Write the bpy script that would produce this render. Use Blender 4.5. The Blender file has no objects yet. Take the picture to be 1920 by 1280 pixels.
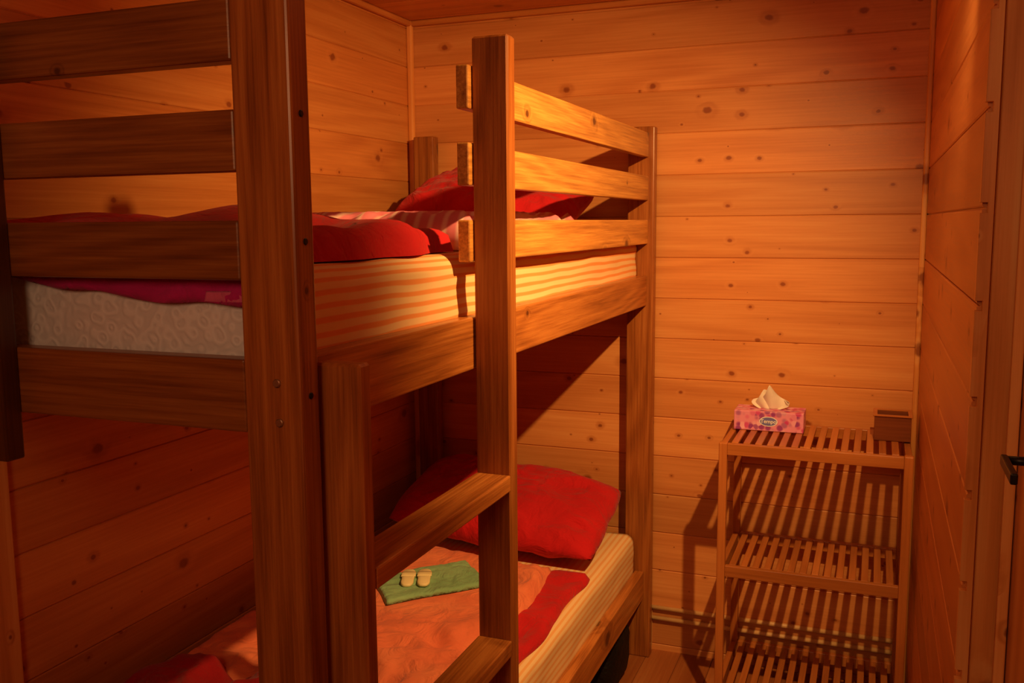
import bpy, bmesh, math, random
from mathutils import Vector, Matrix, noise
random.seed(7)
S=bpy.context.scene
COL=S.collection
try:
    S.view_settings.view_transform='Standard'
except Exception: pass

# ------------------------------------------------------------------ materials
class NT:
    def __init__(s,name):
        s.m=bpy.data.materials.new(name); s.m.use_nodes=True
        s.t=s.m.node_tree; s.t.nodes.clear()
        s.out=s.t.nodes.new('ShaderNodeOutputMaterial')
        s.b=s.t.nodes.new('ShaderNodeBsdfPrincipled')
        s.t.links.new(s.b.outputs[0],s.out.inputs[0])
    def n(s,ty,**k):
        q=s.t.nodes.new(ty)
        for a,b in k.items(): setattr(q,a,b)
        return q
    def set(s,inp,v):
        if hasattr(v,'is_output') or isinstance(v,bpy.types.NodeSocket): s.t.links.new(v,inp)
        else: inp.default_value=v
    def math(s,op,a,b=0.,c=None,clamp=False):
        q=s.n('ShaderNodeMath',operation=op,use_clamp=clamp)
        s.set(q.inputs[0],a); s.set(q.inputs[1],b)
        if c is not None: s.set(q.inputs[2],c)
        return q.outputs[0]
    def vmath(s,op,a,b):
        q=s.n('ShaderNodeVectorMath',operation=op); s.set(q.inputs[0],a); s.set(q.inputs[1],b); return q.outputs[0]
    def comb(s,x,y,z):
        q=s.n('ShaderNodeCombineXYZ')
        for i,v in enumerate((x,y,z)): s.set(q.inputs[i],v)
        return q.outputs[0]
    def sep(s,v):
        q=s.n('ShaderNodeSeparateXYZ'); s.set(q.inputs[0],v); return q.outputs
    def noise(s,v,sc,det=3,rough=.5,dist=0.):
        q=s.n('ShaderNodeTexNoise'); s.set(q.inputs['Vector'],v); q.inputs['Scale'].default_value=sc
        q.inputs['Detail'].default_value=det; q.inputs['Roughness'].default_value=rough; q.inputs['Distortion'].default_value=dist
        return q.outputs['Fac']
    def mix(s,f,a,b,mode='MIX'):
        q=s.n('ShaderNodeMix',data_type='RGBA',blend_type=mode)
        s.set(q.inputs[0],f); s.set(q.inputs[6],a if not isinstance(a,tuple) else (*a,1)[:4]); s.set(q.inputs[7],b if not isinstance(b,tuple) else (*b,1)[:4])
        return q.outputs[2]
    def ramp(s,f,stops):
        q=s.n('ShaderNodeValToRGB'); s.set(q.inputs[0],f); e=q.color_ramp.elements
        while len(e)<len(stops): e.new(.5)
        for i,(p,c) in enumerate(stops): e[i].position=p; e[i].color=(*c,1)
        return q.outputs[0]
    def smooth(s,v,a,b):
        q=s.n('ShaderNodeMapRange',interpolation_type='SMOOTHSTEP'); s.set(q.inputs[0],v)
        q.inputs[1].default_value=a; q.inputs[2].default_value=b; return q.outputs[0]
    def bump(s,h,st=.2,d=.01):
        q=s.n('ShaderNodeBump'); q.inputs['Strength'].default_value=st; q.inputs['Distance'].default_value=d
        s.set(q.inputs['Height'],h); s.t.links.new(q.outputs[0],s.b.inputs['Normal'])
    def fin(s,col,rough=.5,spec=.4):
        s.set(s.b.inputs['Base Color'],col if not isinstance(col,tuple) else (*col,1)); s.set(s.b.inputs['Roughness'],rough)
        s.b.inputs['Specular IOR Level'].default_value=spec
        return s.m

def wood(name,dark,mid,light,axis,pitch=None,z0=0.,knots=.5,kscale=5.,knotcol=(.24,.05,.012),rough=.38,pa=2,vary=.25,spec=.35,kr=.055,ring=.12,rfreq=55.,fw=.50,bw=.38,fs=150.):
    t=NT(name); tc=t.n('ShaderNodeTexCoord').outputs['Object']
    if pitch:
        c=t.sep(tc)[pa]
        idx=t.math('FLOOR',t.math('DIVIDE',t.math('SUBTRACT',c,z0),pitch))
        wn=t.n('ShaderNodeTexWhiteNoise',noise_dimensions='1D'); t.set(wn.inputs['W'],idx)
        rnd=wn.outputs['Value']; off=t.vmath('SCALE',wn.outputs['Color'],(0,0,0))
        t.t.nodes[-1].inputs['Scale'].default_value=23.
    else:
        r=t.n('ShaderNodeObjectInfo').outputs['Random']; rnd=r
        off=t.comb(t.math('MULTIPLY',r,31.),t.math('MULTIPLY',r,17.3),t.math('MULTIPLY',r,47.))
    v=t.vmath('ADD',tc,off)
    sc=[1,1,1]; sc[axis]=.10
    vg=t.vmath('MULTIPLY',v,tuple(sc))
    sp=t.sep(v); oth=[i for i in range(3) if i!=axis]
    b=t.math('ADD',sp[oth[0]],sp[oth[1]])
    v2=t.comb(t.math('MULTIPLY',sp[axis],.75),b,0.)
    def knotset(scale,thr,krr,off2):
        vo=t.n('ShaderNodeTexVoronoi',voronoi_dimensions='2D'); t.set(vo.inputs['Vector'],t.vmath('ADD',v2,(off2,off2*.7,0))); vo.inputs['Scale'].default_value=scale
        d=vo.outputs['Distance']; cr=t.sep(vo.outputs['Color'])
        on=t.math('LESS_THAN',cr[0],thr)
        ksize=t.math('ADD',t.math('MULTIPLY',t.math('POWER',cr[1],2.),1.6),.35)
        dd=t.math('DIVIDE',d,ksize)
        dd=t.math('ADD',dd,t.math('MULTIPLY',t.math('SUBTRACT',t.noise(tc,60.,2.),.5),krr*.8))
        k=t.math('MULTIPLY',t.math('SUBTRACT',1.,t.smooth(dd,krr*.5,krr*1.1)),on)
        kw=t.math('MULTIPLY',t.math('SUBTRACT',1.,t.smooth(dd,krr*.8,krr*2.8)),on)
        return k,kw
    k,kw=knotset(kscale,knots,kr,0.)
    if pitch:
        k2,kw2=knotset(kscale*2.1,knots*.35,kr*1.1,3.7)
        k=t.math('MAXIMUM',k,k2); kw=t.math('MAXIMUM',kw,kw2)
    n1=t.noise(vg,4.,2.,.5,.3)
    n1=t.math('ADD',n1,t.math('MULTIPLY',kw,.07))
    rings=t.math('ADD',t.math('MULTIPLY',t.math('SINE',t.math('MULTIPLY',n1,rfreq)),.5),.5)
    sc2=[1,1,1]; sc2[axis]=.025
    fine=t.noise(t.vmath('MULTIPLY',v,tuple(sc2)),fs,5.,.65)
    big=t.noise(vg,3.,2.,.5)
    g=t.math('ADD',t.math('MULTIPLY',rings,ring),t.math('ADD',t.math('MULTIPLY',fine,fw),t.math('MULTIPLY',big,bw)))
    col=t.ramp(g,[(.28,dark),(.5,mid),(.72,light)])
    br=t.math('ADD',1-vary*.5,t.math('MULTIPLY',rnd,vary))
    col=t.mix(1.,col,t.comb(br,br,br),'MULTIPLY')
    col=t.mix(t.math('MULTIPLY',kw,.32),col,tuple(a*.7+b_*.3 for a,b_ in zip(dark,knotcol)))
    col=t.mix(t.math('MULTIPLY',k,.85),col,knotcol)
    t.bump(g,.2,.0015)
    return t.fin(col,t.math('ADD',rough-.06,t.math('MULTIPLY',fine,.15)),spec)

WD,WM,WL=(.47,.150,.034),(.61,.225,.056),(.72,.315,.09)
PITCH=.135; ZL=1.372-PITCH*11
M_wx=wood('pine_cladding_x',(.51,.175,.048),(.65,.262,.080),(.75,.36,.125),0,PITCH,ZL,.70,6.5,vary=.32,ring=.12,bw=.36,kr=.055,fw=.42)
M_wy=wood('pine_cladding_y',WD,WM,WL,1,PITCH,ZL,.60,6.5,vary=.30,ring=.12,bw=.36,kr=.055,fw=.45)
M_ceil=wood('pine_ceiling',WD,WM,WL,0,.12,0,.4,6.,pa=1)
M_floor=wood('floor_boards',(.26,.07,.02),(.36,.11,.03),(.44,.16,.05),1,.11,0,.3,5.,pa=0)
TD,TM,TL=(.60,.23,.055),(.78,.34,.095),(.88,.47,.16)
M_trimz=wood('pine_trim_z',TD,TM,TL,2,knots=.85,kscale=9.,kr=.09,ring=.30,knotcol=(.24,.05,.012),bw=.22)
M_trimy=wood('pine_trim_y',WD,WM,WL,1,knots=.3)
M_trimx=wood('pine_trim_x',WD,WM,WL,0,knots=.3)
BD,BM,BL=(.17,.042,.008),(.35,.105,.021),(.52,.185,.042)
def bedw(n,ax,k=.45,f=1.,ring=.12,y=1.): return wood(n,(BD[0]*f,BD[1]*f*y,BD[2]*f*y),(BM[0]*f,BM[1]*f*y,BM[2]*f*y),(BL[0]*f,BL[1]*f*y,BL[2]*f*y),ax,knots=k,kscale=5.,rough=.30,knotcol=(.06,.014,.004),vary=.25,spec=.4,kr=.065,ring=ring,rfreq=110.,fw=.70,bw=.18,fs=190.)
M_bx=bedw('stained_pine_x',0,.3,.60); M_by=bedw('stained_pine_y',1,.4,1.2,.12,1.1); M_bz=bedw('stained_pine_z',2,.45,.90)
M_guard=bedw('highlit_stained_pine',1,.4,1.7,.10,1.4)  # same bed stain, with the rails' lamp highlight put into a lighter, yellower colour
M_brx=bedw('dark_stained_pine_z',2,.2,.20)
SD,SM,SL=(.27,.075,.016),(.43,.135,.030),(.54,.19,.048)
M_sx=wood('oiled_wood_x',SD,SM,SL,0,knots=.0,rough=.3,spec=.4); M_sy=wood('oiled_wood_y',SD,SM,SL,1,knots=.0,rough=.3,spec=.4); M_sz=wood('oiled_wood_z',SD,SM,SL,2,knots=.0,rough=.3,spec=.4)
M_box=wood('dark_box_wood',(.13,.032,.010),(.21,.052,.016),(.29,.078,.022),0,knots=0.,rough=.55,spec=.15)

def fabric(name,col,col2=None,rough=.85,weave=900,sheen=.3,cl=6.,wb=.15):
    t=NT(name); tc=t.n('ShaderNodeTexCoord').outputs['Object']
    n=t.noise(tc,cl,3.); w=t.noise(tc,weave,1.)
    col2=col2 or tuple(c*.75 for c in col)
    c=t.mix(t.smooth(n,.35,.65),col,col2)
    wr=t.noise(tc,12.,3.,.5,1.5)
    t.bump(t.math('ADD',t.math('MULTIPLY',w,.04),wr),.65,.022); t.b.inputs['Sheen Weight'].default_value=sheen*.3
    return t.fin(c,rough,.2)
M_red=fabric('red_cotton',(.56,.010,.015),(.46,.008,.013))
M_dred=fabric('deep_red_cotton',(.36,.007,.012),(.28,.005,.009))
M_coral=fabric('coral_cotton',(.82,.23,.105),(.72,.17,.08))
M_green=fabric('green_terry',(.27,.46,.24),(.21,.38,.19),weave=300)
M_magenta=fabric('magenta_cotton',(.46,.015,.16),(.38,.012,.13))
M_pink=fabric('pink_cotton',(.64,.11,.25))
M_black=fabric('black_nylon',(.010,.008,.006),(.008,.006,.005),rough=.6,sheen=0.)
def stripes(name,c1,c2,pitch,duty=.5,axis='side',soft=.07):
    t=NT(name); tc=t.n('ShaderNodeTexCoord').outputs['Object']; s=t.sep(tc)
    w=t.noise(tc,5.,1.)
    u=t.math('SUBTRACT',s[2],s[0]) if axis=='side' else s[0]
    u=t.math('ADD',u,t.math('MULTIPLY',w,.008))
    f=t.math('FRACT',t.math('DIVIDE',u,pitch))
    tri=t.math('ABSOLUTE',t.math('SUBTRACT',f,.5))
    m=t.smooth(tri,duty*.5-soft,duty*.5+soft)
    c=t.mix(m,c1,c2)
    t.bump(t.noise(tc,9.,1.,.5,.5),.2,.008)
    return t.fin(c,.85,.2)
M_stripe=stripes('striped_sheet',(.84,.33,.10),(.86,.62,.32),.0200,.42)
M_stripe2=stripes('faint_striped_sheet',(.80,.42,.16),(.84,.60,.32),.0200,.42)
M_pstripe=stripes('pink_striped_cotton',(.86,.56,.50),(.72,.20,.25),.034,.34,axis='x',soft=.12)
def quilt():
    t=NT('quilted_damask'); tc=t.n('ShaderNodeTexCoord').outputs['Object']
    vo=t.n('ShaderNodeTexVoronoi',feature='SMOOTH_F1'); t.set(vo.inputs['Vector'],tc); vo.inputs['Scale'].default_value=52
    r=t.math('SINE',t.math('MULTIPLY',t.math('ADD',vo.outputs['Distance'],t.noise(tc,22.,2.)),16.))
    t.bump(r,.25,.002)
    c=t.mix(t.smooth(r,-.5,.8),(.62,.64,.70),(.70,.72,.78))
    return t.fin(c,.40,.5)
M_quilt=quilt()
def plain(name,col,rough=.5,metal=0.):
    t=NT(name); n=t.noise(t.n('ShaderNodeTexCoord').outputs['Object'],40.,3.)
    c=t.mix(n,col,tuple(x*.8 for x in col)); t.b.inputs['Metallic'].default_value=metal
    return t.fin(c,rough)
M_metal=plain('zinc_screw',(.6,.55,.45),.35,1.); M_iron=plain('black_iron',(.02,.018,.016),.4,.6); M_brass=plain('brass',(.8,.5,.15),.3,1.)
M_tissue=plain('white_tissue',(.86,.76,.66),.9); M_cream=plain('cream_foam',(.92,.78,.42),.5); M_pipe=plain('painted_pipe',(.80,.48,.20),.4)
M_navy=plain('blue_print',(.16,.17,.50),.5); M_white=plain('white_print',(.88,.85,.88),.5)
def boxprint():
    t=NT('floral_card'); tc=t.n('ShaderNodeTexCoord').outputs['Object']
    vo=t.n('ShaderNodeTexVoronoi'); t.set(vo.inputs['Vector'],tc); vo.inputs['Scale'].default_value=58
    cr=t.sep(vo.outputs['Color'])
    c=t.ramp(cr[0],[(.0,(.52,.04,.20)),(.3,(.64,.10,.30)),(.55,(.84,.46,.58)),(.82,(.30,.05,.26))])
    c=t.mix(t.smooth(vo.outputs['Distance'],.35,.75),c,(.74,.27,.42))
    return t.fin(c,.4)
M_card=boxprint()

# ------------------------------------------------------------------ helpers
def link(o,parent=None):
    COL.objects.link(o)
    if parent is not None: o.parent=parent; o.matrix_parent_inverse=Matrix.Identity(4)
    return o
def meta(o,label,cat,group=None,kind=None):
    if label: o['label']=label
    if cat: o['category']=cat
    if group: o['group']=group
    if kind: o['kind']=kind
    return o
def root(name,loc,label,cat,group=None):
    o=bpy.data.objects.new(name,None); o.location=loc; o.empty_display_size=.1
    link(o); return meta(o,label,cat,group)
def box(name,x0,x1,y0,y1,z0,z1,mat,parent=None,bev=.003,seg=2,rot=None):
    c=Vector(((x0+x1)/2,(y0+y1)/2,(z0+z1)/2)); h=Vector((abs(x1-x0)/2,abs(y1-y0)/2,abs(z1-z0)/2))
    bm=bmesh.new(); bmesh.ops.create_cube(bm,size=1)
    for v in bm.verts: v.co=Vector((v.co.x*2*h.x,v.co.y*2*h.y,v.co.z*2*h.z))
    if bev: bmesh.ops.bevel(bm,geom=bm.edges[:],offset=bev,segments=seg,affect='EDGES',profile=.5)
    if rot: bmesh.ops.transform(bm,matrix=rot,verts=bm.verts)
    me=bpy.data.meshes.new(name); bm.to_mesh(me); bm.free(); me.materials.append(mat)
    for p in me.polygons: p.use_smooth=False
    o=bpy.data.objects.new(name,me)
    o.location=c-(parent.location if parent is not None else Vector())
    return link(o,parent)
def mesh(name,vs,fs,mat,parent=None,smooth=True,loc=(0,0,0)):
    me=bpy.data.meshes.new(name); me.from_pydata([tuple(v) for v in vs],[],fs); me.update()
    bm=bmesh.new(); bm.from_mesh(me); bmesh.ops.recalc_face_normals(bm,faces=bm.faces); bm.to_mesh(me); bm.free()
    me.materials.append(mat)
    for p in me.polygons: p.use_smooth=smooth
    o=bpy.data.objects.new(name,me); o.location=Vector(loc)-(parent.location if parent is not None else Vector())
    return link(o,parent)
def joinboxes(name,lst,mat,parent=None,bev=.002):
    bm=bmesh.new()
    for (x0,x1,y0,y1,z0,z1) in lst:
        g=bmesh.ops.create_cube(bm,size=1)['verts']
        for v in g: v.co=Vector(((x0+x1)/2+v.co.x*(x1-x0),(y0+y1)/2+v.co.y*(y1-y0),(z0+z1)/2+v.co.z*(z1-z0)))
    c=sum((v.co for v in bm.verts),Vector())/len(bm.verts)
    if bev: bmesh.ops.bevel(bm,geom=bm.edges[:],offset=bev,segments=1,affect='EDGES')
    for v in bm.verts: v.co-=c
    me=bpy.data.meshes.new(name); bm.to_mesh(me); bm.free(); me.materials.append(mat)
    o=bpy.data.objects.new(name,me); o.location=c-(parent.location if parent is not None else Vector())
    return link(o,parent)
def cyl(name,p0,p1,r,mat,parent=None,n=20,bev=0):
    p0=Vector(p0);p1=Vector(p1); d=p1-p0; bm=bmesh.new()
    bmesh.ops.create_cone(bm,cap_ends=True,segments=n,radius1=r,radius2=r,depth=d.length)
    if bev: bmesh.ops.bevel(bm,geom=[e for e in bm.edges if len([f for f in e.link_faces if len(f.verts)>4])==1],offset=bev,segments=2,affect='EDGES')
    bmesh.ops.transform(bm,matrix=d.to_track_quat('Z','Y').to_matrix().to_4x4(),verts=bm.verts)
    me=bpy.data.meshes.new(name); bm.to_mesh(me); bm.free(); me.materials.append(mat)
    for p in me.polygons: p.use_smooth=len(p.vertices)==4
    o=bpy.data.objects.new(name,me); o.location=(p0+p1)/2-(parent.location if parent is not None else Vector())
    return link(o,parent)

# ------------------------------------------------------------------ room shell
XL,XR,YB,H,YN=-.9015,.8267,2.08,2.2066,-1.7
def clad(name,axis,pos,sgn,spans,mat,thick=.014,pitch=PITCH,zoff=ZL,g=.0030,dep=.0035,kind='structure'):
    """tongue-and-groove cladding; face at pos, body behind it (direction -sgn). spans: (a0,a1,c0,c1)"""
    vs=[];fs=[]
    for a0,a1,c0,c1 in spans:
        prof=[(0,c0)]
        k=math.ceil((c0-zoff)/pitch+1e-6); c=zoff+k*pitch
        while c<c1-g*2:
            if c>c0+g*2: prof+=[(0,c-g),(-dep*.45,c-g*.35),(-dep,c-g*.25),(-dep,c+g*.25),(-dep*.45,c+g*.35),(0,c+g)]
            c+=pitch
        prof+=[(0,c1),(-thick,c1),(-thick,c0)]
        b=len(vs); n=len(prof)
        for a in (a0,a1):
            for d,z in prof:
                w=pos+sgn*d
                if axis=='x': vs.append((a,w,z))
                elif axis=='y': vs.append((w,a,z))
                elif axis=='cx': vs.append((a,z,w))
                else: vs.append((z,a,w))
        fs.append(list(range(b,b+n))); fs.append(list(range(b+n,b+2*n)))
        for i in range(n):
            j=(i+1)%n; fs.append([b+i,b+j,b+n+j,b+n+i])
    o=mesh(name,vs,fs,mat,smooth=False); o['kind']=kind; return o
clad('wall_back','x',YB,-1,[(XL-.014,XR+.014,0,H)],M_wx)
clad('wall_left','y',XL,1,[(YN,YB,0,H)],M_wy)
DY0,DY1,DH=-.46,.45,2.0
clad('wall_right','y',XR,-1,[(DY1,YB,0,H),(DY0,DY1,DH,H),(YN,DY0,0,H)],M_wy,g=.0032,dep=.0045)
clad('wall_front','x',YN,1,[(XL-.014,XR+.014,0,H)],M_wx)
clad('ceiling','cx',H,-1,[(XL-.014,XR+.12,YN-.014,YB+.014)],M_ceil,pitch=.12,zoff=0)
clad('floor','cy',0,1,[(YN-.014,YB+.014,XL-.014,XR+.12)],M_floor,pitch=.11,zoff=0,g=.0015,dep=.004)
def st(o): o['kind']='structure'; return o
st(box('trim_1',XL,XL+.022,YB-.022,YB,0,H,M_trimz,bev=.006))
st(box('trim_2',XR-.016,XR,YB-.016,YB,0,H,M_trimz,bev=.005))
st(box('trim_3',XL,XR,YB-.02,YB,H-.02,H,M_trimx,bev=.006))
st(box('trim_4',XL,XL+.02,YN,YB,H-.02,H,M_trimy,bev=.006))
st(box('trim_5',XL,XL+.018,.20,.304,0,1.6,M_trimz,bev=.003))
# edge strip of the side wall, notched at every board joint
lst=[(XR+.006,XR+.0138,DY1-.012,DY1-.0005,.002,DH-.004)]
edges=[ZL+PITCH*i for i in range(-1,18)]
for a,b in zip(edges[:-1],edges[1:]):
    a=max(a,0.)+.007; b=min(b,DH)-.007
    if b-a>.02: lst.append((XR-.0035,XR+.007,DY1-.012,DY1-.0005,a,b))
st(joinboxes('trim_9',lst,M_trimz,bev=.0005))
st(box('trim_6',XR+.0145,XR+.10,DY1+.001,DY1+.045,0,DH,M_trimz,bev=.004))
st(box('trim_7',XR+.0145,XR+.10,DY0-.045,DY0-.001,0,DH,M_trimz,bev=.004))
st(box('trim_8',XR+.0145,XR+.10,DY0,DY1,DH+.001,DH+.05,M_trimy,bev=.004))
st(box('trim_10',XR+.046,XR+.0605,DY1-.014,DY1-.0005,0,DH-.001,M_trimz,bev=.002))
door=st(box('door_1',XR+.062,XR+.10,DY0+.002,DY1-.003,.005,DH-.003,M_trimz,bev=.003))
dx=XR+.062
def attach(o,p):
    o.parent=p; o.location=o.location-p.location; return o
hy=.232
hp=attach(box('door_handle_plate',dx-.005,dx-.0005,hy-.018,hy+.018,1.03,1.26,M_iron,bev=.002),door)
hl=attach(cyl('door_handle',(dx-.005,hy,1.205),(dx-.042,hy,1.205),.0055,M_iron,bev=.001),door)
hl2=attach(box('handle_lever',dx-.047,dx-.039,hy-.09,hy+.006,1.198,1.211,M_iron,bev=.002,seg=2),door)
hk=attach(cyl('keyhole',(dx-.006,hy,1.115),(dx-.012,hy,1.115),.010,M_brass,bev=.001),door)

# ------------------------------------------------------------------ bunk bed
W=.81; L=2.05
bed=root('bunk_bed',(-.4,1.0,0),'dark-stained pine bunk bed with slatted rails and ladder','bunk bed')
PW,PT=.088,.042; PX=.013; HT=1.796; HF=2.02
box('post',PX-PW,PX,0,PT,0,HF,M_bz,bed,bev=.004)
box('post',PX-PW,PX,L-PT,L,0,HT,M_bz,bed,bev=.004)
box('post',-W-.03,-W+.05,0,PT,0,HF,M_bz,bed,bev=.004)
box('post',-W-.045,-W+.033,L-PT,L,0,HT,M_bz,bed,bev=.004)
ZT,ZB=1.316,1.218
RX0,RX1=-.040,-.008
for z0,z1 in ((ZB,ZT),(.212,.308)):
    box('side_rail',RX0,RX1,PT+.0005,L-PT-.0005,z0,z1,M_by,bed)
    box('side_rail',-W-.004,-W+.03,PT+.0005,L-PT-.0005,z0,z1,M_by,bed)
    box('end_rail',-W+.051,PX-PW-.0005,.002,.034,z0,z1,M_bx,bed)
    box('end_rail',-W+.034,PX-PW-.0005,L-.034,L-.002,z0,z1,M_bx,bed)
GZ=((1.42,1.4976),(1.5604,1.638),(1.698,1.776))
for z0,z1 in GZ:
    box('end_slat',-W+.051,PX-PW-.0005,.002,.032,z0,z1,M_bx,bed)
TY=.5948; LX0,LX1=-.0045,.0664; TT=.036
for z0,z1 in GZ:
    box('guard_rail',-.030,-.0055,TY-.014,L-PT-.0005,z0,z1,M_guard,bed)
for zz in (ZB+.02,.232):
    joinboxes('mattress_base',[(-W+.032,RX0-.002,PT+.03+i*.125,PT+.03+i*.125+.085,zz,zz+.02) for i in range(15)],M_sx,bed)
lad=joinboxes('ladder',[(LX0,LX1,.056,.056+.030,.0,1.308),(LX0,LX1,TY,TY+TT,.0,1.826)],M_bz,bed,bev=.004)
def sub(o,p):
    wl=o.location+ (o.parent.location if o.parent else Vector())
    o.parent=p; o.location=wl-(p.location+p.parent.location)
    return o
for zr in (1.019,.6916,.364):
    sub(box('rung',LX0,LX1,.0865,TY-.0005,zr-.031,zr,M_by,bev=.003),lad)
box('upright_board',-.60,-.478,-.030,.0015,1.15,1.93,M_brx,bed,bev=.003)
for (x,z) in ((-.023,1.288),(-.021,1.236)):
    b=cyl('bolt',(x,-.0035,z),(x,.0005,z),.0055,M_metal,bed,bev=.001)
for z in (1.47,1.63,1.27):
    cyl('bolt',(PX-.0005,.021,z),(PX+.002,.021,z),.0045,M_iron,bed,bev=.001)

# ------------------------------------------------------------------ bedding
def fbm(x,y,s,seed,o=3):
    r=0;a=1;t=0
    for i in range(o):
        r+=a*noise.noise(Vector((x*s,y*s,seed+i*7.1))); t+=a; a*=.5; s*=2.1
    return r/t
def slab(name,x0,x1,y0,y1,zb,h,mat,parent=None,edge=.05,amp=.015,scale=6.,seed=0.,wig=.015,n=.012,flat=None,extra=None,octv=3,skew=0.):
    nx=max(6,int((x1-x0)/n)); ny=max(6,int((y1-y0)/n)); vs=[];fs=[]
    cx,cy=(x0+x1)/2,(y0+y1)/2
    def pt(i,j,top):
        x=x0+(x1-x0)*i/nx; y=y0+(y1-y0)*j/ny
        d=min(x-x0,x1-x,y-y0,y1-y)
        e=min(1,max(0,d/edge)); prof=math.sqrt(max(0,1-(1-e)**2))
        k=max(0,1-d/(edge*2.5))
        wx=wig*fbm(x*.6,y*1.4,4.,seed+20,1)*k-skew*(i/nx)**3*(j/ny); wy=wig*fbm(x*1.4,y*.6,4.,seed+40,1)*k
        if top:
            r=1-math.sqrt(fbm(x,y,scale,seed,octv)**2+.002)*2
            a=amp
            if flat:
                q=math.hypot(x-flat[0],y-flat[1]); a=amp*min(1,max(.05,(q-flat[2])/flat[2]))
            z=zb+prof*(h+a*(r-.6)*1.6+ (extra(x,y) if extra else 0))
            z=max(z,zb+.002*prof)
        else: z=zb
        return (x+wx-cx,y+wy-cy,z-zb)
    for top in (1,0):
        for j in range(ny+1):
            for i in range(nx+1): vs.append(pt(i,j,top))
    o=(nx+1)*(ny+1)
    for j in range(ny):
        for i in range(nx):
            a=j*(nx+1)+i; fs.append([a,a+1,a+nx+2,a+nx+1]); fs.append([o+a,o+a+nx+1,o+a+nx+2,o+a+1])
    for i in range(nx):
        fs.append([i,o+i,o+i+1,i+1]); a=ny*(nx+1)+i; fs.append([a,a+1,o+a+1,o+a])
    for j in range(ny):
        a=j*(nx+1); fs.append([a,a+nx+1,o+a+nx+1,o+a]); a+=nx; fs.append([a,o+a,o+a+nx+1,a+nx+1])
    return mesh(name,vs,fs,mat,parent,True,(cx,cy,zb))
def pillow(name,w,d,h,mat,xy,rest,rot,seed=0.,label='',cat='pillow',n=64,slump=0.):
    vs=[];fs=[]
    for s in (1,-1):
        for j in range(n+1):
            for i in range(n+1):
                u=-1+2*i/n; v=-1+2*j/n
                px=u*math.sqrt(1-.16*v*v)*(1+.05*abs(u*v)); py=v*math.sqrt(1-.16*u*u)*(1+.05*abs(u*v))
                t=max(0,(1-abs(u)**2.8)*(1-abs(v)**2.8))
                z=s*h/2*t**.5*(1-.30*slump*max(0,u)*(1-v)/2)
                wr=.030*fbm(u*1.2,v*1.2,1.7,seed+s,4)+.016*(1-abs(fbm(u,v,2.4,seed+30+s,2))*4)*(.3+abs(u*v))
                wr-=slump*.030*math.exp(-((u+.25+.35*v)/.10)**2)*(.4-.6*v if v<.6 else 0)
                z+=wr*min(1,t*2.5)
                px+=slump*.05*max(0,u)*max(0,-v); py-=slump*.06*max(0,u)**2*max(0,-v)
                vs.append((px*w/2,py*d/2,z))
    o=(n+1)**2
    for j in range(n):
        for i in range(n):
            a=j*(n+1)+i; fs.append([a,a+1,a+n+2,a+n+1]); fs.append([o+a,o+a+n+1,o+a+n+2,o+a+1])
    rm=Matrix.Rotation(rot[2],3,'Z')@Matrix.Rotation(rot[1],3,'Y')@Matrix.Rotation(rot[0],3,'X')
    vv=[rm@Vector(v) for v in vs]; mz=min(v.z for v in vv)
    me=mesh(name,vv,fs,mat,None,True,(0,0,0))
    bm=bmesh.new(); bm.from_mesh(me.data); bmesh.ops.remove_doubles(bm,verts=bm.verts,dist=.0004); bmesh.ops.recalc_face_normals(bm,faces=bm.faces); bm.to_mesh(me.data); bm.free()
    for p in me.data.polygons: p.use_smooth=True
    me.location=(xy[0],xy[1],rest-mz)
    return meta(me,label,cat)
def sheet(name,x0,x1,y0,y1,zb,zt,mat,r=.03,seed=0.):
    prof=[]; n=8
    prof.append((x1,zb))
    for k in range(1,9): prof.append((x1,zb+(zt-r-zb)*k/8))
    for k in range(1,n+1):
        a=math.pi/2*k/n; prof.append((x1-r+r*math.cos(a),zt-r+r*math.sin(a)))
    m=24
    for k in range(1,m+1): prof.append((x1-r+(x0+r-x1+r)*k/m,zt))
    for k in range(1,n+1):
        a=math.pi/2+math.pi/2*k/n; prof.append((x0+r+r*math.cos(a),zt-r+r*math.sin(a)))
    prof.append((x0,zb))
    ny=110; vs=[];fs=[]; P=len(prof); cx=(x0+x1)/2; cy=(y0+y1)/2
    for j in range(ny+1):
        y=y0+(y1-y0)*j/ny
        for (x,z) in prof:
            dz=-.004*abs(fbm(x*2,y,4.,seed,2)); dxx=.006*fbm(z*4,y,5.,seed+9,2) if x>x1-.02 else 0
            vs.append((x+dxx-cx,y-cy,z+ (dz if z>zb+.05 else 0)-zb))
    for j in range(ny):
        for i in range(P-1):
            a=j*P+i; fs.append([a,a+1,a+P+1,a+P])
    o=mesh(name,vs,fs,mat,None,True,(cx,cy,zb))
    md=o.modifiers.new('thickness','SOLIDIFY'); md.thickness=.002; md.offset=0
    return o
def rbox(name,x0,x1,y0,y1,z0,z1,mat,bev,parent=None):
    o=box(name,x0,x1,y0,y1,z0,z1,mat,parent,bev=bev,seg=5)
    for p in o.data.polygons: p.use_smooth=True
    return o

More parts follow.
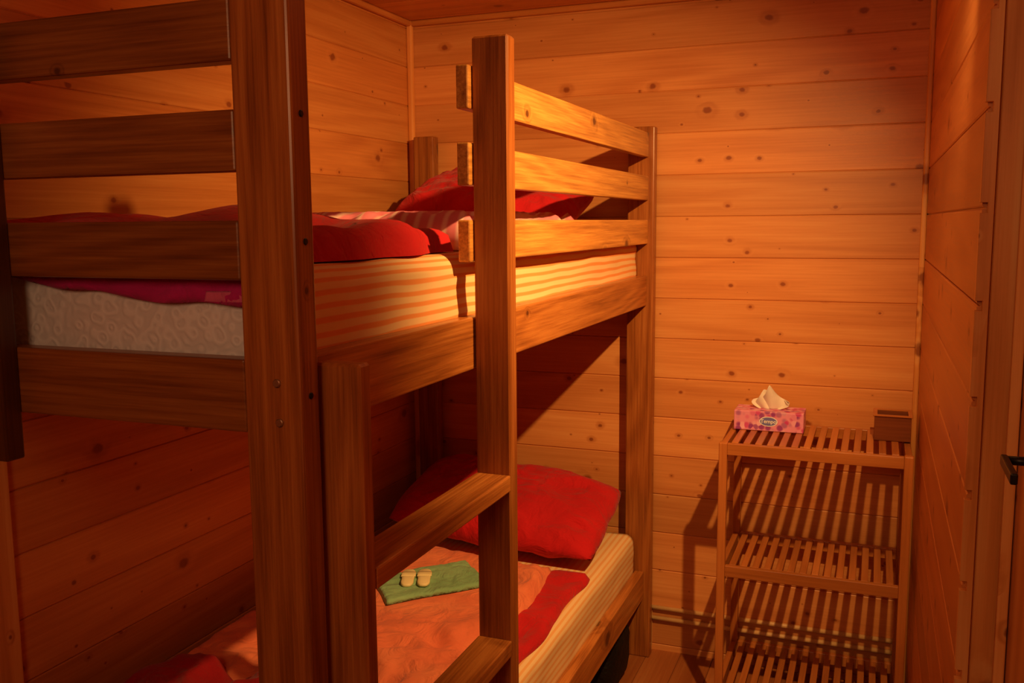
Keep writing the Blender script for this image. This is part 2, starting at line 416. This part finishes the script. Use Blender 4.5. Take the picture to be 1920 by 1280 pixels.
MX0,MX1=-W+.036,-.047
mu=rbox('mattress',MX0,MX1,.052,2.005,ZB+.042,1.425,M_quilt,.02); meta(mu,'white quilted damask mattress on the upper bunk','mattress',group='bunk mattresses')
su=sheet('bed_sheet',MX0-.006,MX1+.005,.075,2.0,ZB+.06,1.434,M_stripe,seed=3.); meta(su,'yellow and orange striped sheet on the upper mattress','bed sheet')
ml=rbox('mattress',MX0,MX1,.052,2.005,.254,.425,M_quilt,.02); meta(ml,'white quilted mattress on the lower bunk','mattress',group='bunk mattresses')
sl=sheet('bed_sheet',MX0-.006,MX1+.005,.06,2.0,.27,.434,M_stripe2,seed=13.); meta(sl,'yellow striped sheet on the lower mattress','bed sheet')

def hump(x,y):
    return .034*math.exp(-((x+.42)**2)/.03-((y-.50)**2)/.03)+.018*math.exp(-((x+.66)**2)/.03-((y-.30)**2)/.05)+.006*math.sin(x*22+y*9)*math.exp(-((y-.4)**2)/.1)
du=slab('duvet',-.80,-.068,.06,.69,1.4365,.050,M_red,edge=.055,amp=.012,scale=3.6,seed=2.,wig=.05,extra=hump,octv=3)
meta(du,'crumpled red cotton duvet on the upper bunk','duvet')
db=slab('blanket',-.78,-.068,.735,1.50,1.4365,.066,M_pstripe,edge=.045,amp=.034,scale=6.,seed=5.,wig=.04)
meta(db,'pink and cream striped blanket folded on the upper bunk','blanket')
vs=[];fs=[];n=70
for i in range(n+1):
    t=i/n; x=-.66+.575*t
    zb=1.425-.042*math.sin(min(1,t*1.05)*math.pi/2)**1.4-.003*math.sin(t*20)
    for k in range(7):
        z=1.452-(1.452-zb)*k/6; vs.append((x,.0422+.0030*math.sin(t*38+k*1.3)-.0004*k,z))
for i in range(n):
    for k in range(6):
        a=i*7+k; fs.append([a,a+1,a+8,a+7])
mg=mesh('folded_cloth',vs,fs,M_magenta); md=mg.modifiers.new('t','SOLIDIFY'); md.thickness=.002
meta(mg,'magenta cloth edge hanging over the mattress end','cloth')
pk=slab('cloth_fold',-.165,-.085,.0355,.0385,1.388,.026,M_pink,mg,edge=.01,amp=.004,n=.003,wig=.003)
pillow('pillow',.58,.42,.18,M_red,(-.44,1.775),1.437,(math.radians(18),math.radians(2),0),1.,'plump red pillow propped at the head of the upper bunk')
# lower bunk bedding
TWX,TWY=-.448,1.26
dl=slab('duvet',-.80,-.135,.60,1.540,.4535,.032,M_coral,edge=.028,amp=.036,scale=4.8,seed=11.,wig=.030,flat=(TWX,TWY,.17),octv=3,skew=.03)
meta(dl,'coral duvet with red border on the lower bunk','duvet')
slab('border',-.795,-.040,.15,1.556,.4365,.017,M_red,dl,edge=.018,amp=.014,scale=6.,seed=14.,wig=.020,octv=3,skew=.035)['label']='red duvet border'
slab('turned_corner',-.80,-.20,.20,.655,.4545,.056,M_dred,dl,edge=.07,amp=.065,scale=4.5,seed=31.,wig=.07,n=.009,octv=3)['label']='crumpled red end of the duvet'
pillow('pillow',.70,.42,.175,M_red,(-.425,1.800),.437,(math.radians(14),math.radians(4),0),4.,'large red pillow at the head of the lower bunk',slump=1.)
ang=math.radians(48)
TZ=.4885
tw=slab('towel',-.152,.152,-.096,.096,TZ,.0105,M_green,None,edge=.010,amp=.005,scale=14.,seed=3.,wig=.020,n=.005)
tw.location=(TWX,TWY,TZ); tw.rotation_euler=(0,0,ang); meta(tw,'folded green terry towel lying on the coral duvet','towel')
ZTW=TZ+.0130
def slipper(loc,rz,label):
    def outline(t,g=0):
        a=2*math.pi*t; y=math.sin(a); x=math.cos(a)
        w=.0205*(1-.16*math.exp(-((x+.1)/.35)**2)+.06*x)
        return (math.copysign(abs(x)**.8,x)*(.058+g),math.copysign(abs(y)**.6,y)*(w+g))
    n=40; rings=[(0,-.002),(.002,0),(.007,0),(.009,-.0025)]; vs=[];fs=[]
    for z,g in rings:
        for i in range(n): x,y=outline(i/n,g); vs.append((x,y,z))
    for r in range(len(rings)-1):
        for i in range(n): j=(i+1)%n; fs.append([r*n+i,r*n+j,(r+1)*n+j,(r+1)*n+i])
    fs.append(list(range(n))); fs.append(list(range((len(rings)-1)*n,len(rings)*n)))
    o=mesh('slipper',vs,fs,M_cream,None,True,loc); o.rotation_euler=(0,0,rz)
    vs=[];fs=[];m=14
    for i in range(m+1):
        a=math.pi*i/m
        for k in range(4):
            x=.004+.030*k/3; rr=1-.12*abs(k-1.5)
            vs.append((x,-.0205*math.copysign(abs(math.cos(a))**.6,math.cos(a)),.0065+.004*math.sin(a)**.6*rr if 0<i<m else .0065))
    for i in range(m):
        for k in range(3): b=i*4+k; fs.append([b,b+1,b+5,b+4])
    s=mesh('strap',vs,fs,M_cream,o,True,(0,0,0)); s.location=(0,0,0)
    md=s.modifiers.new('t','SOLIDIFY'); md.thickness=.002
    return meta(o,label,'slipper',group='pair of small slippers on the towel')
slipper((-.498,1.229,ZTW),math.radians(113),'small cream slipper lying on the green towel')
slipper((-.4565,1.247,ZTW),math.radians(113.5),'small cream slipper lying on the green towel')

# ------------------------------------------------------------------ slatted shelf
SX0,SX1,SY0,SY1=.283,.808,1.70,2.045
sh=root('shelf_unit',((SX0+SX1)/2,(SY0+SY1)/2,0),'oiled wooden three-tier slatted shelf standing by the walls','shelf')
lw=.024
for x in (SX0,SX1-lw):
    for y in (SY0,SY1-lw):
        box('leg',x,x+lw,y,y+lw,0,.85,M_sz,sh,bev=.003)
for zt in (.85,.480,.105):
    box('cross_rail',SX0+lw,SX1-lw,SY0+.002,SY0+.020,zt-.036,zt-.002,M_sx,sh,bev=.002)
    box('cross_rail',SX0+lw,SX1-lw,SY1-.020,SY1-.002,zt-.036,zt-.002,M_sx,sh,bev=.002)
    for x in (SX0+.003,SX1-.021): box('side_bar',x,x+.018,SY0+lw,SY1-lw,zt-.036,zt-.004,M_sy,sh,bev=.002)
    ns=14; a0,a1=SX0+.028,SX1-.028; p=(a1-a0)/ns
    for i in range(ns):
        x=a0+p*i+p*.2
        if zt>.8: box('slat',x-.001,x+p*.55,SY0+.0205,SY1-.0205,zt-.008,zt,M_sy,sh,bev=.0015)
        else: box('slat',x-.001,x+p*.55,SY0+.0205,SY1-.0205,zt-.010,zt-.002,M_sy,sh,bev=.0015)
tb=root('tissue_box',(.40,1.945,.8505),'pink floral tissue box with a tissue pulled out, on the shelf','tissue box')
box('carton',.298,.505,1.895,1.995,.8508,.911,M_card,tb,bev=.002)
def textmesh(body,size,mat,parent,loc,rot,name='lettering'):
    c=bpy.data.curves.new('t','FONT'); c.body=body; c.size=size; c.align_x='CENTER'; c.align_y='CENTER'; c.extrude=.0003; c.offset=.0003
    o=bpy.data.objects.new('t',c); COL.objects.link(o); dg=bpy.context.evaluated_depsgraph_get(); dg.update()
    me=bpy.data.meshes.new_from_object(o.evaluated_get(dg)); bpy.data.objects.remove(o)
    me.materials.clear(); me.materials.append(mat)
    q=bpy.data.objects.new(name,me); q.location=Vector(loc)-parent.location; q.rotation_euler=rot
    return link(q,parent)
def oval(a,b,mat,y,name):
    vs=[(0,0,0)]+[(a*math.cos(2*math.pi*i/40),0,b*math.sin(2*math.pi*i/40)) for i in range(40)]
    return mesh(name,vs,[[0,i+1,(i+1)%40+1] for i in range(40)],mat,tb,False,(.402,y,.881))
oval(.0275,.0155,M_white,1.8944,'logo_rim'); oval(.0245,.0130,M_navy,1.8941,'logo_oval')
textmesh('Tempo',.0165,M_white,tb,(.402,1.8936,.881),(math.radians(90),0,0))
vs=[];fs=[];ns_,nt=60,14
for layer in range(2):
    b0=len(vs)
    for j in range(nt+1):
        t=j/nt
        for i in range(ns_+1):
            s=i/ns_; u=s-.5
            w=.060+.052*math.sin(t*2.2)
            hgt=(.052+.028*math.exp(-((u-(.05 if layer==0 else -.12))/.22)**2)-.07*abs(u)**1.5) *(1 if layer==0 else .80)
            x=u*w+.005*t*math.sin(7*s+layer*2)
            y=(.006+.012*t)*math.sin(8*s+layer*1.7+t)+(.012 if layer else -.008)*t
            zz=hgt*(t-.16*t*t*abs(math.sin(6*s+layer)))
            vs.append((x,y,zz))
    for j in range(nt):
        for i in range(ns_):
            a=b0+j*(ns_+1)+i; fs.append([a,a+1,a+ns_+2,a+ns_+1])
ts=mesh('tissue',vs,fs,M_tissue,tb,True,(.400,1.945,.9105)); md=ts.modifiers.new('t','SOLIDIFY'); md.thickness=.0008
wb=root('wooden_box',(.757,1.93,.8505),'small open dark wooden box on top of the shelf','box')
bx0,bx1,by0,by1,bz0,bz1=.704,.804,1.880,1.978,.8508,.922
joinboxes('box_body',[(bx0,bx1,by0,by0+.008,bz0,bz1),(bx0,bx1,by1-.008,by1,bz0,bz1),(bx0,bx0+.008,by0+.008,by1-.008,bz0,bz1),(bx1-.008,bx1,by0+.008,by1-.008,bz0,bz1),(bx0+.008,bx1-.008,by0+.008,by1-.008,bz0,bz0+.006)],M_box,wb,bev=.001)
joinboxes('box_rim',[(bx0-.004,bx1+.004,by0-.004,by0+.008,bz1+.0003,bz1+.005),(bx0-.004,bx1+.004,by1-.008,by1+.004,bz1+.0003,bz1+.005),(bx0-.004,bx0+.008,by0+.008,by1-.008,bz1+.0003,bz1+.005),(bx1-.008,bx1+.004,by0+.008,by1-.008,bz1+.0003,bz1+.005)],M_sx,wb,bev=.001)
# pipes on the wall
pp=root('heating_pipe',(.4,YB-.009,0),'pair of thin painted heating pipes running low along the wall','pipe')
for z in (.158,.120):
    cyl('pipe_run',(-.02,YB-.0085,z),(XR-.02,YB-.0085,z),.0078,M_pipe,pp)
for x in (.0,.79): box('bracket',x-.008,x+.008,YB-.008,YB-.0005,.0,.165,M_pipe,pp,bev=.001)
# bag under the bed
vs=[];fs=[];n=28;m=18
for j in range(m+1):
    ph=-math.pi/2+math.pi*j/m
    for i in range(n):
        a=2*math.pi*i/n
        f=lambda q,e: math.copysign(abs(q)**e,q)
        x=f(math.cos(ph),.5)*f(math.cos(a),.6)*.07; y=f(math.cos(ph),.5)*f(math.sin(a),.6)*.14; z=f(math.sin(ph),.6)*.095
        k=1+.12*fbm(x*3,y*3+z*3,4.,8.); vs.append((x*k,y*k,max(-.095,z*k)))
for j in range(m):
    for i in range(n): q=(i+1)%n; fs.append([j*n+i,j*n+q,(j+1)*n+q,(j+1)*n+i])
bg=mesh('bag',vs,fs,M_black,None,True,(-.09,1.80,.0965)); meta(bg,'black fabric bag lying on the floor under the bed','bag')
vs=[];fs=[]
for i in range(17):
    a=math.pi*i/16
    for k in range(2):
        for l in range(2): vs.append((-.008+.016*k,-.05*math.cos(a),(.035+.004*l)*math.sin(a)))
for i in range(16):
    b=i*4; fs+= [[b,b+2,b+6,b+4],[b+1,b+5,b+7,b+3],[b,b+4,b+5,b+1],[b+2,b+3,b+7,b+6]]
mesh('bag_handle',vs,fs,M_black,bg,True,(-.11,1.80,.093)).location=(0,0,.078)

# ------------------------------------------------------------------ camera
cd=bpy.data.cameras.new('Camera'); cam=bpy.data.objects.new('Camera',cd); COL.objects.link(cam)
yaw,pit,rol,f=.3744,.1268,-.0082,1744.7
F=Vector((-math.sin(yaw)*math.cos(pit),math.cos(yaw)*math.cos(pit),-math.sin(pit))); R=Vector((math.cos(yaw),math.sin(yaw),0)); U=R.cross(F)
R2=R*math.cos(rol)+U*math.sin(rol); U2=U*math.cos(rol)-R*math.sin(rol)
mw=Matrix((R2,U2,-F)).transposed().to_4x4(); mw.translation=(.6955,-.9959,1.4917)
cam.matrix_world=mw
cd.sensor_width=36; cd.sensor_fit='HORIZONTAL'; cd.lens=f/1920*36; cd.clip_start=.02
S.camera=cam

# ------------------------------------------------------------------ light
def light(ty,name,loc,aim,e,col,**k):
    l=bpy.data.lights.new(name,ty); l.energy=e; l.color=col
    for a,b in k.items(): setattr(l,a,b)
    o=bpy.data.objects.new(name,l); o.location=loc
    o.rotation_euler=(Vector(aim)-Vector(loc)).to_track_quat('-Z','Y').to_euler(); COL.objects.link(o); return o
KEY=(.80,.575,2.07)
light('SPOT','lamp_key',KEY,(-.20,1.50,1.12),142,(1,.55,.18),spot_size=math.radians(102),spot_blend=1.,shadow_soft_size=.016)
light('AREA','lamp_fill',(.35,-1.5,1.85),(.35,0,1.25),6.5,(1,.50,.22),size=.4)
light('AREA','fill_overhead',(.35,.9,2.19),(.35,.9,0),1.2,(1,.50,.20),size=.5)  # unseen overhead fill, added to lift the ambient light on rungs and floor
w=bpy.data.worlds.new('World'); S.world=w; w.use_nodes=True
w.node_tree.nodes['Background'].inputs[0].default_value=(1,.4,.15,1); w.node_tree.nodes['Background'].inputs[1].default_value=.02
